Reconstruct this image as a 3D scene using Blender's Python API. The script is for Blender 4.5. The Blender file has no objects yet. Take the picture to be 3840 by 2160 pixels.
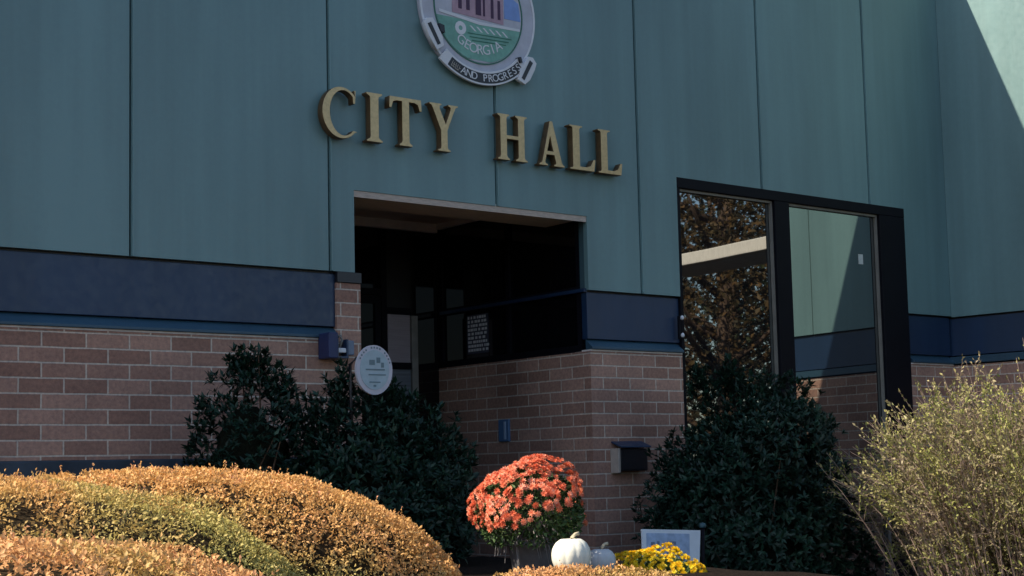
import bpy, math, random
import numpy as np
from mathutils import Vector, Matrix

random.seed(7)
rng = np.random.default_rng(11)
SC = bpy.context.scene
COL = SC.collection
R = math.radians

# ------------------------------------------------------------------ camera
# axes fitted to the photograph: right, down, forward (X along the facade, Y into it, Z up)
F_PX, CXP, CYP = 5727.5, 1920.0, 1209.4          # in pixels of the 3840 wide photograph
pi_, ro_, ya_ = -.09733, -.02253, -.66648
cp, sp, cr, sr, cy_, sy_ = (math.cos(pi_), math.sin(pi_), math.cos(ro_), math.sin(ro_), math.cos(ya_), math.sin(ya_))
RM = (np.array([[cr, -sr, 0], [sr, cr, 0], [0, 0, 1]]) @ np.array([[1, 0, 0], [0, cp, -sp], [0, sp, cp]])
      @ np.array([[cy_, 0, sy_], [0, 1, 0], [-sy_, 0, cy_]]))
AX = np.array([[r[0], r[2], -r[1]] for r in RM])
EYE = np.array([-3.984, -9.700, 1.6])
cam = bpy.data.cameras.new('camera')
co = bpy.data.objects.new('camera', cam); COL.objects.link(co)
m = Matrix.Identity(4)
for i in range(3):
    m[i][0] = AX[0][i]; m[i][1] = -AX[1][i]; m[i][2] = -AX[2][i]; m[i][3] = EYE[i]
co.matrix_world = m
cam.sensor_width = 36; cam.lens = F_PX / 3840 * 36
cam.shift_y = (CYP - 1080) / 3840
cam.clip_start = .1; cam.clip_end = 500
SC.camera = co

def at(x, y, Y):
    """point at depth Y behind a position of the 2576 px wide view of the photograph"""
    x *= 1.4907; y *= 1.4907
    r = ((x - CXP) / F_PX) * AX[0] + ((y - CYP) / F_PX) * AX[1] + AX[2]
    t = (Y - EYE[1]) / r[1]
    return EYE + t * r

# ------------------------------------------------------------------ light
SUNV = Vector((2.404, -.9945, -2.64)).normalized()      # the way the light travels
to = -SUNV
sl = bpy.data.lights.new('sun', 'SUN'); sl.energy = 4.0; sl.angle = R(.5); sl.color = (1, .87, .70)
so = bpy.data.objects.new('sun', sl); COL.objects.link(so)
so.rotation_euler = SUNV.to_track_quat('-Z', 'Y').to_euler(); so.location = (-10, 5, 20)
w = bpy.data.worlds.new('World'); SC.world = w; w.use_nodes = True
nt = w.node_tree
sky = nt.nodes.new('ShaderNodeTexSky'); sky.sky_type = 'NISHITA'; sky.sun_disc = False
sky.sun_elevation = math.asin(to.z); sky.sun_rotation = math.atan2(to.x, to.y)
bg = nt.nodes['Background']; bg.inputs['Strength'].default_value = .085
nt.links.new(sky.outputs[0], bg.inputs[0])
SC.view_settings.view_transform = 'Standard'; SC.view_settings.look = 'None'
SC.view_settings.exposure = 1.1; SC.view_settings.gamma = 1.0
SC.cycles.max_bounces = 6

# ------------------------------------------------------------------ materials
class NT:
    def __init__(s, name):
        s.m = bpy.data.materials.new(name); s.m.use_nodes = True
        s.t = s.m.node_tree; s.b = s.t.nodes['Principled BSDF']; s.out = s.t.nodes['Material Output']
    def n(s, typ, **kw):
        nd = s.t.nodes.new(typ)
        for k, v in kw.items():
            if k.startswith('i_'):
                nd.inputs[k[2:].replace('_', ' ')].default_value = v
            else: setattr(nd, k, v)
        return nd
    def l(s, a, b): s.t.links.new(a, b)
    def coord(s): return s.n('ShaderNodeTexCoord').outputs['Object']
    def noise(s, scale, detail=4, rough=.55, vec=None, stretch=None):
        v = vec or s.coord()
        if stretch:
            mp = s.n('ShaderNodeMapping'); mp.inputs['Scale'].default_value = stretch; s.l(v, mp.inputs[0]); v = mp.outputs[0]
        nn = s.n('ShaderNodeTexNoise', i_Scale=scale, i_Detail=detail, i_Roughness=rough); s.l(v, nn.inputs['Vector'])
        return nn.outputs['Fac']
    def ramp(s, fac, stops):
        r = s.n('ShaderNodeValToRGB'); e = r.color_ramp.elements
        while len(e) < len(stops): e.new(.5)
        for el, (p, c) in zip(e, stops): el.position = p; el.color = (*c, 1) if len(c) == 3 else c
        s.l(fac, r.inputs[0]); return r.outputs[0]
    def bump(s, h, strength=.3, dist=.01):
        b = s.n('ShaderNodeBump', i_Strength=strength, i_Distance=dist); s.l(h, b.inputs['Height'])
        s.l(b.outputs[0], s.b.inputs['Normal']); return b
    def set(s, rough=.5, spec=.5, metal=0):
        s.b.inputs['Roughness'].default_value = rough; s.b.inputs['Specular IOR Level'].default_value = spec
        s.b.inputs['Metallic'].default_value = metal; return s

def vary(name, c, amt=.18, scale=3, rough=.5, spec=.4, metal=0, bump=.1, bscale=60, stretch=None, dist=.003):
    k = NT(name).set(rough, spec, metal)
    f = k.noise(scale, 5, .6, stretch=stretch)
    k.l(k.ramp(f, [(.3, tuple(x * (1 - amt) for x in c)), (.7, tuple(min(1, x * (1 + amt)) for x in c))]), k.b.inputs['Base Color'])
    if bump: k.bump(k.noise(bscale, 4), bump, dist)
    return k.m

def m_panel(name, c, rough=.38):
    k = NT(name).set(rough, .5)
    big = k.noise(.9, 3, .5, stretch=(1, 1, .35)); streak = k.noise(7, 4, .6, stretch=(1, 1, .04)); grime = k.noise(18, 6, .7)
    a = k.n('ShaderNodeMath', operation='MULTIPLY_ADD'); k.l(streak, a.inputs[0]); a.inputs[1].default_value = .45; k.l(big, a.inputs[2])
    b = k.n('ShaderNodeMath', operation='MULTIPLY_ADD'); k.l(grime, b.inputs[0]); b.inputs[1].default_value = .25; k.l(a.outputs[0], b.inputs[2])
    k.l(k.ramp(b.outputs[0], [(.5, tuple(x * .72 for x in c)), (.85, c), (1., tuple(min(1, x * 1.14) for x in c))]), k.b.inputs['Base Color'])
    k.l(k.ramp(grime, [(.3, (rough - .06,) * 3), (.7, (rough + .14,) * 3)]), k.b.inputs['Roughness'])
    k.bump(k.noise(1.9, 3, .45, stretch=(1, 1, .25)), .6, .03)
    return k.m

def m_brick():
    k = NT('brick').set(.85, .25)
    cd = k.coord(); s = k.n('ShaderNodeSeparateXYZ'); k.l(cd, s.inputs[0])
    g = k.n('ShaderNodeNewGeometry'); sn = k.n('ShaderNodeSeparateXYZ'); k.l(g.outputs['True Normal'], sn.inputs[0])
    ab = k.n('ShaderNodeMath', operation='ABSOLUTE'); k.l(sn.outputs[0], ab.inputs[0])
    gt = k.n('ShaderNodeMath', operation='GREATER_THAN'); k.l(ab.outputs[0], gt.inputs[0]); gt.inputs[1].default_value = .7
    mx = k.n('ShaderNodeMix', data_type='FLOAT'); k.l(gt.outputs[0], mx.inputs[0]); k.l(s.outputs[0], mx.inputs[2]); k.l(s.outputs[1], mx.inputs[3])
    zz = k.n('ShaderNodeMath', operation='ADD'); k.l(s.outputs[2], zz.inputs[0]); zz.inputs[1].default_value = .1016 * 40 - 2.6
    u = k.n('ShaderNodeMath', operation='ADD'); k.l(mx.outputs[0], u.inputs[0]); u.inputs[1].default_value = 30.1
    cb = k.n('ShaderNodeCombineXYZ'); k.l(u.outputs[0], cb.inputs[0]); k.l(zz.outputs[0], cb.inputs[1])
    # slight wobble so courses are not ruler straight
    br = k.n('ShaderNodeTexBrick', offset=.5, i_Scale=1.0, i_Mortar_Size=.0065, i_Mortar_Smooth=.25, i_Bias=0., i_Brick_Width=.305, i_Row_Height=.1016)
    br.inputs['Color1'].default_value = (.52, .31, .235, 1); br.inputs['Color2'].default_value = (.35, .195, .145, 1)
    br.inputs['Mortar'].default_value = (.70, .59, .49, 1)
    wn = k.n('ShaderNodeTexNoise', i_Scale=9., i_Detail=3.); k.l(cd, wn.inputs['Vector'])
    wv = k.n('ShaderNodeVectorMath', operation='MULTIPLY_ADD'); k.l(wn.outputs['Color'], wv.inputs[0]); wv.inputs[1].default_value = (.006, .006, 0); k.l(cb.outputs[0], wv.inputs[2])
    k.l(wv.outputs[0], br.inputs['Vector'])
    n1 = k.noise(35, 6, .7); n2 = k.noise(1.3, 3, .5)
    mul = k.n('ShaderNodeMix', data_type='RGBA', blend_type='MULTIPLY'); mul.inputs[0].default_value = 1
    k.l(br.outputs[0], mul.inputs[6]); k.l(k.ramp(n1, [(.3, (.66, .66, .7)), (.7, (1.2, 1.17, 1.12))]), mul.inputs[7])
    mul2 = k.n('ShaderNodeMix', data_type='RGBA', blend_type='MULTIPLY'); mul2.inputs[0].default_value = 1
    k.l(mul.outputs[2], mul2.inputs[6]); k.l(k.ramp(n2, [(.3, (.72, .73, .75)), (.5, (.97, .97, .97)), (.7, (1.1, 1.08, 1.05))]), mul2.inputs[7])
    k.l(mul2.outputs[2], k.b.inputs['Base Color'])
    inv = k.n('ShaderNodeMath', operation='MULTIPLY_ADD'); k.l(br.outputs['Fac'], inv.inputs[0]); inv.inputs[1].default_value = -1; inv.inputs[2].default_value = 1
    ad = k.n('ShaderNodeMath', operation='MULTIPLY_ADD'); k.l(n1, ad.inputs[0]); ad.inputs[1].default_value = .25; k.l(inv.outputs[0], ad.inputs[2])
    k.bump(ad.outputs[0], .8, .006)
    return k.m

def m_glass(name, refl, base=(.008, .009, .012)):
    k = NT(name).set(.03, .5); k.b.inputs['Base Color'].default_value = (*base, 1)
    g = k.n('ShaderNodeBsdfGlossy', i_Roughness=.012, i_Color=(.86, .93, .92, 1))
    mx = k.n('ShaderNodeMixShader'); mx.inputs[0].default_value = refl
    k.l(k.b.outputs[0], mx.inputs[1]); k.l(g.outputs[0], mx.inputs[2]); k.l(mx.outputs[0], k.out.inputs[0])
    b = k.n('ShaderNodeBump', i_Strength=.06, i_Distance=.02); k.l(k.noise(1.1, 1, .3), b.inputs['Height'])
    k.l(b.outputs[0], g.inputs['Normal'])
    return k.m

def m_leaf(name, stops, trans=.25, rough=.55, patch=None, pscale=2.2, spec=.3, lean=None):
    """stops run over each leaf's own random tone; patch mixes a second ramp in slow patches"""
    k = NT(name).set(rough, spec)
    a = k.n('ShaderNodeAttribute', attribute_name='tone')
    c = k.ramp(a.outputs['Fac'], stops)
    if patch:
        c2 = k.ramp(a.outputs['Fac'], patch)
        mx = k.n('ShaderNodeMix', data_type='RGBA')
        fc = k.noise(pscale, 3, .55)
        if lean:
            dt = k.n('ShaderNodeVectorMath', operation='DOT_PRODUCT'); k.l(k.coord(), dt.inputs[0]); dt.inputs[1].default_value = lean[:3]
            ad = k.n('ShaderNodeMath', operation='ADD'); k.l(fc, ad.inputs[0]); k.l(dt.outputs['Value'], ad.inputs[1])
            a2 = k.n('ShaderNodeMath', operation='ADD'); k.l(ad.outputs[0], a2.inputs[0]); a2.inputs[1].default_value = lean[3]; fc = a2.outputs[0]
        k.l(k.ramp(fc, [(.42, (0, 0, 0)), (.60, (1, 1, 1))]), mx.inputs[0])
        k.l(c, mx.inputs[6]); k.l(c2, mx.inputs[7]); c = mx.outputs[2]
    k.l(c, k.b.inputs['Base Color'])
    if trans:
        tr = k.n('ShaderNodeBsdfTranslucent'); k.l(c, tr.inputs['Color'])
        ms = k.n('ShaderNodeMixShader'); ms.inputs[0].default_value = trans
        k.l(k.b.outputs[0], ms.inputs[1]); k.l(tr.outputs[0], ms.inputs[2]); k.l(ms.outputs[0], k.out.inputs[0])
    return k.m

M = {}
TEAL = (.155, .262, .266)
M['panel'] = m_panel('painted_metal', TEAL)
M['panel_gap'] = vary('seam_metal', (.05, .10, .115), .1, rough=.6, bump=0)
M['navy'] = m_panel('navy_metal', (.014, .036, .084), .36)
M['flash'] = m_panel('flashing_metal', (.030, .075, .115), .4)
M['brick'] = m_brick()
M['cap'] = vary('mortar', (.70, .64, .60), .15, 12, .9, .2)
M['concrete'] = vary('dark_concrete', (.055, .07, .09), .25, 5, .9, .2, bump=.4, bscale=40)
M['frame'] = vary('dark_frame', (.0045, .0045, .008), .2, 4, .6, .15)
M['stop'] = vary('glazing_stop', (.22, .20, .17), .15, 8, .5, .5)
M['glass'] = m_glass('mirror_glass', .27)
M['eglass'] = m_glass('dark_glass', .012, (.004, .004, .005))
M['soffit'] = vary('soffit_board', (.82, .75, .66), .12, 3, .7, .3, stretch=(3, 20, 3))
M['ceiling'] = vary('ceiling_board', (.80, .71, .63), .2, 2.5, .7, .3)
M['trim'] = vary('grey_trim', (.88, .88, .88), .1, 6, .55, .4)
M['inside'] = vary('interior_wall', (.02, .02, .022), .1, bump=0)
M['pane_grey'] = vary('reflection_grey', (.36, .31, .34), .12, 9, .7, .3, stretch=(.3, .3, 6))  # tone of the reflection painted on the sidelight
M['gold'] = vary('aged_bronze', (.56, .40, .20), .14, 40, .38, .5, metal=.45, bump=.2)
M['goldside'] = vary('shaded_bronze_edge', (.13, .075, .03), .3, 14, .5, .5, metal=.2)  # letter sides: shade put into a darker bronze colour
M['ground'] = None
M['stem'] = vary('twig_bark', (.10, .065, .045), .3, 20, .9, .2)
M['white'] = vary('white_paint', (.72, .72, .74), .05, 8, .5, .4, bump=0)
M['offwhite'] = vary('seal_ground', (.50, .50, .56), .10, 10, .5, .4, bump=.05)
M['black'] = vary('black_paint', (.015, .015, .02), .1, 8, .4, .5, bump=0)
M['pink'] = vary('seal_pink', (.46, .30, .36), .15, 14, .55, .3, bump=.05)
M['plum'] = vary('seal_plum', (.06, .02, .06), .1, bump=0)
M['sgreen'] = vary('seal_green', (.20, .42, .34), .2, 12, .55, .3, bump=.05)
M['sgreend'] = vary('seal_dark_green', (.05, .18, .13), .15, 12, .55, .3, bump=0)
M['sblue'] = vary('seal_blue', (.22, .34, .66), .12, 10, .55, .3, bump=0)

# ------------------------------------------------------------------ mesh helpers
class MB:
    def __init__(s): s.v = []; s.f = []
    def add(s, vs, fs):
        o = len(s.v); s.v += [tuple(map(float, v)) for v in vs]; s.f += [tuple(i + o for i in f) for f in fs]; return s
    def box(s, x0, x1, y0, y1, z0, z1):
        return s.add([(x0, y0, z0), (x1, y0, z0), (x1, y1, z0), (x0, y1, z0), (x0, y0, z1), (x1, y0, z1), (x1, y1, z1), (x0, y1, z1)],
                     [(0, 3, 2, 1), (4, 5, 6, 7), (0, 1, 5, 4), (1, 2, 6, 5), (2, 3, 7, 6), (3, 0, 4, 7)])
    def pbox(s, O, U, V, W, u0, u1, v0, v1, w0, w1):
        P = lambda a, b, c: np.array(O) + a * np.array(U) + b * np.array(V) + c * np.array(W)
        return s.add([P(a, b, c) for c in (w0, w1) for (a, b) in ((u0, v0), (u1, v0), (u1, v1), (u0, v1))],
                     [(0, 3, 2, 1), (4, 5, 6, 7), (0, 1, 5, 4), (1, 2, 6, 5), (2, 3, 7, 6), (3, 0, 4, 7)])
    def tube(s, pts, rads, n=8, cap=True):
        pts = [np.array(p, float) for p in pts]
        if not hasattr(rads, '__len__'): rads = [rads] * len(pts)
        o = len(s.v); ring = []
        for i, p in enumerate(pts):
            d = pts[min(i + 1, len(pts) - 1)] - pts[max(i - 1, 0)]; d = d / (np.linalg.norm(d) + 1e-9)
            a = np.cross(d, (0, 0, 1) if abs(d[2]) < .9 else (1, 0, 0)); a /= np.linalg.norm(a); b = np.cross(d, a)
            for k in range(n):
                t = 2 * math.pi * k / n; s.v.append(tuple(p + rads[i] * (math.cos(t) * a + math.sin(t) * b)))
        for i in range(len(pts) - 1):
            for k in range(n):
                k2 = (k + 1) % n; s.f.append((o + i * n + k, o + i * n + k2, o + (i + 1) * n + k2, o + (i + 1) * n + k))
        if cap:
            s.f.append(tuple(o + k for k in range(n))[::-1]); s.f.append(tuple(o + (len(pts) - 1) * n + k for k in range(n)))
        return s
    def lathe(s, c, prof, n=32, lobes=0, depth=0):
        o = len(s.v)
        for (r, z) in prof:
            for k in range(n):
                t = 2 * math.pi * k / n; rr = r * (1 - depth * (1 - abs(math.cos(lobes * t / 2)) ** .6)) if lobes else r
                s.v.append((c[0] + rr * math.cos(t), c[1] + rr * math.sin(t), c[2] + z))
        for i in range(len(prof) - 1):
            for k in range(n):
                k2 = (k + 1) % n; s.f.append((o + i * n + k, o + i * n + k2, o + (i + 1) * n + k2, o + (i + 1) * n + k))
        return s

def tag(o, label=None, cat=None, group=None, kind=None):
    if label: o['label'] = label
    if cat: o['category'] = cat
    if group: o['group'] = group
    if kind: o['kind'] = kind
    return o

def wloc(o):
    v = np.zeros(3)
    while o is not None: v += np.array(o.location); o = o.parent
    return v

def link(name, me, mat, parent=None, base=None):
    """me holds world coordinates; the origin moves to base (or to the parent's)"""
    o = bpy.data.objects.new(name, me); COL.objects.link(o)
    if mat is not None and not me.materials: me.materials.append(mat)
    off = wloc(parent) if parent is not None else np.zeros(3)
    if base is not None:
        o.location = np.array(base) - off; sh = np.array(base)
    else: sh = off
    me.transform(Matrix.Translation(Vector([-float(a) for a in sh])))
    if parent is not None: o.parent = parent
    return o

def obj(name, mb, mat, parent=None, base=None, bevel=0, smooth=False):
    me = bpy.data.meshes.new(name); me.from_pydata(mb.v, [], mb.f); me.update()
    o = link(name, me, mat, parent, base)
    if bevel:
        b = o.modifiers.new('bevel', 'BEVEL'); b.width = bevel; b.segments = 2; b.limit_method = 'ANGLE'
    if smooth:
        me.polygons.foreach_set('use_smooth', [True] * len(me.polygons))
    return o

def empty(name, loc):
    o = bpy.data.objects.new(name, None); COL.objects.link(o); o.location = tuple(map(float, loc)); o.empty_display_size = .1; return o

def leaf_mesh(name, base, d, nrm, ln, wd, mat, parent=None, origin=None, tone=None, fold=.25, extra=None):
    """folded diamonds: base point, direction, side normal, length, width (arrays)"""
    d = d / np.linalg.norm(d, axis=1, keepdims=True)
    side = np.cross(d, nrm); side /= (np.linalg.norm(side, axis=1, keepdims=True) + 1e-9)
    up = np.cross(side, d)
    n = len(base); ln = np.asarray(ln)[:, None] * np.ones((n, 1)); wd = np.asarray(wd)[:, None] * np.ones((n, 1))
    mid = base + d * ln * .45
    A = base; B = mid + side * wd * .5 + up * wd * fold; Cc = base + d * ln; D = mid - side * wd * .5 + up * wd * fold
    V = np.stack([A, B, Cc, D], 1).reshape(-1, 3)
    off = wloc(parent) if origin is None else np.array(origin)
    V = V - off
    idx = np.arange(n)[:, None] * 4
    T = np.concatenate([idx + [[0, 1, 2]], idx + [[0, 2, 3]]], 1).reshape(-1)
    me = bpy.data.meshes.new(name)
    me.vertices.add(4 * n); me.vertices.foreach_set('co', V.reshape(-1).astype(np.float32))
    me.loops.add(6 * n); me.loops.foreach_set('vertex_index', T.astype(np.int32))
    me.polygons.add(2 * n); me.polygons.foreach_set('loop_start', (np.arange(2 * n) * 3).astype(np.int32))
    me.update(calc_edges=True)
    if tone is None: tone = rng.random(n)
    at_ = me.attributes.new('tone', 'FLOAT', 'FACE'); at_.data.foreach_set('value', np.repeat(np.clip(tone, 0, 1), 2).astype(np.float32))
    me.materials.append(mat)
    o = bpy.data.objects.new(name, me); COL.objects.link(o)
    if parent is not None:
        o.parent = parent; o.location = off - wloc(parent)
    else: o.location = off
    return o

def unit(v): return v / (np.linalg.norm(v, axis=-1, keepdims=True) + 1e-9)
def rdir(n): return unit(rng.normal(size=(n, 3)))

# smooth value noise for lumps
_G = rng.random((32, 32, 32))
def vnoise(p):
    p = np.asarray(p) % 31.0; i = p.astype(int); f = p - i; f = f * f * (3 - 2 * f); j = (i + 1) % 32
    r = 0
    for a in (0, 1):
        for b in (0, 1):
            for c in (0, 1):
                wgt = (f[:, 0] if a else 1 - f[:, 0]) * (f[:, 1] if b else 1 - f[:, 1]) * (f[:, 2] if c else 1 - f[:, 2])
                r = r + wgt * _G[(j if a else i)[:, 0], (j if b else i)[:, 1], (j if c else i)[:, 2]]
    return r

# ------------------------------------------------------------------ ground
def ground_z(x, y):
    t = np.clip((y + 8.0) / 4.2, 0, 1); s = np.clip((x - 2.6) / 1.8, 0, 1)
    return (1.0 - .64 * s * s * (3 - 2 * s)) * t * t * (3 - 2 * t)
gx = np.concatenate([np.linspace(-150, -12, 12), np.linspace(-11, 14, 70), np.linspace(16, 150, 12)])
gy = np.concatenate([np.linspace(-150, -14, 12), np.linspace(-13, 3, 70), np.linspace(4, 150, 10)])
mb = MB(); nx, ny = len(gx), len(gy)
for j in range(ny):
    for i in range(nx):
        near = -11 < gx[i] < 14 and -8 < gy[j] < 0
        mb.v.append((gx[i], gy[j], float(ground_z(gx[i], gy[j])) + (random.uniform(-.012, .012) if near else 0)))
for j in range(ny - 1):
    for i in range(nx - 1): mb.f.append((j * nx + i, j * nx + i + 1, (j + 1) * nx + i + 1, (j + 1) * nx + i))
k = NT('mulch').set(.95, .1)
k.l(k.ramp(k.noise(26, 8, .75), [(.3, (.008, .006, .005)), (.55, (.02, .014, .011)), (.75, (.05, .036, .027))]), k.b.inputs['Base Color'])
k.bump(k.noise(40, 6, .7), 1., .03)
tag(obj('ground', mb, k.m, smooth=True), kind='structure')

# ------------------------------------------------------------------ the building
CH = empty('brick_building', (3.0, 0, 1.0))
tag(CH, 'city hall with teal metal cladding over a navy band and brick base', 'building')
X0, XC, ZR = -7.0, 9.515, 7.28
ZB, ZP = 2.60, 3.12            # brick top, cladding foot
EX0, EX1, EZ = 2.15, 4.48, 3.75       # entrance opening
WX0, WX1, WZ = 5.56, 8.80, 4.20       # window opening
def clad_rects(x0, x1):
    """rectangles of one cladding column less the openings"""
    out = []
    cuts = sorted({x0, x1, *[c for c in (EX0, EX1, WX0, WX1) if x0 < c < x1]})
    for a, b in zip(cuts, cuts[1:]):
        mid = (a + b) / 2; z0 = EZ if EX0 < mid < EX1 else WZ if WX0 < mid < WX1 else ZP
        out.append((a, b, z0))
    return out
seams = [.35 + 1.58 * k for k in range(-5, 6)]
edges = [X0] + [s for s in seams if X0 < s < XC] + [XC]
mb = MB(); lip = MB()
for a, b in zip(edges, edges[1:]):
    a2 = a + (.008 if a > X0 else 0); b2 = b - (.008 if b < XC else 0)
    # a column is one folded profile: flat field with a return at each seam
    for (p, q, z0) in clad_rects(a2, b2): mb.box(p, q, 0, .05, z0, ZR)
for s in seams:
    z0 = EZ if EX0 < s < EX1 else WZ if WX0 < s < WX1 else ZP
    if X0 < s < XC: obj('seam_rib', MB().box(s + .012, s + .026, -.012, .001, z0 + .002, ZR - .002), M['panel'], CH)
obj('cladding', mb, M['panel'], CH)
mb = MB()
for (p, q, z0) in clad_rects(X0, XC): mb.box(p, q, .052, .11, z0 + .004, ZR - .01)
obj('seam_backing', mb, M['panel_gap'], CH)
# parapet coping
obj('coping', MB().box(X0, XC, -.03, .35, ZR + .001, ZR + .06), M['flash'], CH, bevel=.006)
# navy band with black shadow-line reveal and sill flashing
PX0, PX1 = 1.99, 2.20          # brick pier beside the entrance
def band(x0, x1, parent=CH):
    obj('navy_band', MB().box(x0, x1, .028, .10, 2.705, ZP - .018), M['navy'], parent, bevel=.004)
    obj('shadow_reveal', MB().box(x0, x1, .060, .102, ZP - .0178, ZP + .003), M['black'], parent)  # recessed gap, its black stands in for the drip-edge shadow
    s = MB(); s.add([(x0, -.025, 2.615), (x1, -.025, 2.615), (x1, .06, 2.615), (x0, .06, 2.615), (x0, -.025, 2.635), (x1, -.025, 2.635), (x1, .06, 2.703), (x0, .06, 2.703)],
                    [(0, 3, 2, 1), (4, 5, 6, 7), (0, 1, 5, 4), (1, 2, 6, 5), (2, 3, 7, 6), (3, 0, 4, 7)])
    obj('sill_flashing', s, M['flash'], parent, bevel=.003)
band(X0, PX0); band(EX1 - .0, WX0); band(WX1 + .02, XC)
def brickwall(name, boxes):
    b = MB()
    for bx in boxes: b.box(*bx)
    return obj(name, b, M['brick'], CH)
brickwall('brick_wall', [(X0, PX0 - .002, 0, .25, 1.74, ZB)])
brickwall('brick_wall', [(EX1, WX0, 0, .25, .3, ZB)])
brickwall('brick_wall', [(WX1, XC, 0, .25, .3, ZB)])
brickwall('brick_pier', [(PX0, PX1, .004, .30, .3, 3.035)])
obj('band_end_cap', MB().box(PX0 - .0, PX1 + .0, -.012, .09, 3.04, ZP - .004), M['black'], CH)
for (a, b) in ((X0, PX0 - .003), (EX1 + .001, WX0 - .001), (WX1 + .001, XC)): obj('brick_cap', MB().box(a, b, -.004, .2, ZB + .0005, ZB + .0135), M['cap'], CH)
obj('foundation', MB().box(X0, PX0 - .004, -.04, .24, .3, 1.738), M['concrete'], CH, bevel=.01)
# shell behind, so nothing leaks
sh = MB()
sh.box(XC + .3, XC + .35, -.3, 4.5, .3, ZR + 1.2); sh.box(X0, XC + 3.5, 4.5, 4.6, 0, ZR); sh.box(X0 - .1, X0, 0, 4.6, 0, ZR); sh.box(X0, XC, .36, 4.5, ZR - .1, ZR)
sh.box(X0, EX0 - .02, .26, .30, .3, ZR - .11); sh.box(EX1 + .14, XC, .40, .44, .3, ZR - .11); sh.box(EX0 - .02, EX1 + .14, .26, .30, 4.08, ZR - .11)
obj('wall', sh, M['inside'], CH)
# --- entrance recess
DY = 2.2
obj('entrance_fascia', MB().box(EX0 + .002, EX1 - .002, .006, .0115, EZ - .05, EZ - .002), vary('fascia_board', (.50, .41, .34), .2, 4, .6, .3, stretch=(4, 4, 20)), CH)
obj('entrance_soffit', MB().box(EX0 + .0, EX1 - .0, .012, .55, EZ - .02, EZ + .02), M['soffit'], CH, bevel=.004)
obj('entrance_ceiling', MB().box(EX0 - .02, EX1 + .14, .30, DY + .1, 3.985, 4.05), M['ceiling'], CH)
obj('ceiling_trim', MB().box(EX0, EX1 - .03, DY - .05, DY, 3.90, 3.984).box(EX1 - .045, EX1 - .001, .30, DY - .052, 3.93, 3.984), M['trim'], CH)
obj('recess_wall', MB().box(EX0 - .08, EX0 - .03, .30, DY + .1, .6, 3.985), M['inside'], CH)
brickwall('recess_brick_wall', [(EX1 + .003, EX1 + .13, .252, DY + .1, .6, ZB)])
fr = MB(); fr.box(EX1, EX1 + .06, .112, DY, 3.10, 3.16).box(EX1, EX1 + .06, .112, DY, 2.602, 2.66)
for yy in (.112, 1.10, DY - .06): fr.box(EX1 + .002, EX1 + .058, yy, yy + .05, 2.661, 3.099); fr.box(EX1 + .002, EX1 + .058, yy, yy + .05, 3.161, 3.92)
sw = obj('side_window', fr, M['frame'], CH)
obj('side_sill', MB().box(EX1 - .03, EX1 + .004, .03, DY - .06, 3.105, 3.135), M['navy'], sw)
for (a, b) in ((.163, 1.099), (1.151, DY - .061)):
    obj('pane', MB().box(EX1 + .028, EX1 + .036, a, b, 2.661, 3.099), M['eglass'], sw)
    obj('pane', MB().box(EX1 + .028, EX1 + .036, a, b, 3.161, 3.92), M['eglass'], sw)
# storefront at the back of the recess
sf = MB()
for xx in (EX0 - .02, 3.05, 3.83): sf.box(xx, xx + .06, DY, DY + .06, .9, 3.898)
sf.box(EX0 + .041, 3.049, DY + .001, DY + .059, 3.27, 3.33); sf.box(3.111, 3.829, DY + .001, DY + .059, 3.27, 3.33); sf.box(3.891, 4.16, DY + .001, DY + .059, 3.10, 3.16)
st = obj('storefront', sf, M['frame'], CH)
obj('pane', MB().box(EX0 + .041, 3.049, DY + .025, DY + .033, .9, 3.269), M['eglass'], st)
obj('transom_pane', MB().box(EX0 + .041, 3.829, DY + .026, DY + .034, 3.331, 3.898), M['eglass'], st)
dr = obj('door', MB().box(3.115, 3.18, DY + .002, DY + .05, .95, 3.265).box(3.76, 3.825, DY + .002, DY + .05, .95, 3.265).box(3.181, 3.759, DY + .002, DY + .05, 3.19, 3.265)
         .box(3.181, 3.759, DY + .002, DY + .05, .95, 1.15).box(3.181, 3.759, DY + .002, DY + .05, 2.0, 2.06), M['frame'], CH)
obj('pane', MB().box(3.181, 3.759, DY + .022, DY + .03, 1.15, 3.19), M['eglass'], dr)
obj('door_handle', MB().tube([(3.74, DY - .05, 1.85), (3.74, DY - .05, 2.25)], .014).tube([(3.74, DY - .05, 1.9), (3.74, DY + .01, 1.9)], .01).tube([(3.74, DY - .05, 2.2), (3.74, DY + .01, 2.2)], .01), M['stop'], dr)
sd = obj('sidelight', MB().box(4.155, 4.225, DY - .02, DY + .06, .9, 3.09), vary('worn_strip', (.24, .23, .21), .2, 6, .6, .3), CH, bevel=.004)
obj('grey_reflection', MB().box(3.93, 4.153, DY + .01, DY + .02, 2.645, 3.095), M['pane_grey'], sd)  # pier reflection in the door glass, painted as a flat panel
obj('grey_reflection', MB().box(3.93, 4.153, DY + .01, DY + .02, 1.0, 2.58), vary('dim_reflection', (.15, .17, .20), .3, 6, .6, .3, stretch=(.3, .3, 8)), sd)  # lower, dimmer part of the painted reflection
obj('rail', MB().box(3.892, 4.153, DY - .01, DY + .05, 2.582, 2.643), M['frame'], sd)
obj('edge_strip', MB().box(3.893, 3.928, DY - .005, DY + .03, 1.0, 2.581).box(3.893, 3.928, DY - .005, DY + .03, 2.645, 3.095), M['pane_grey'], sd)
obj('dark_pane', MB().box(4.227, EX1 - .0, DY + .01, DY + .02, .9, 3.898), M['eglass'], sd)
obj('back_wall', MB().box(EX0 - .1, EX1 + .14, DY + .10, DY + .14, .6, 4.0), M['inside'], CH)
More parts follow.
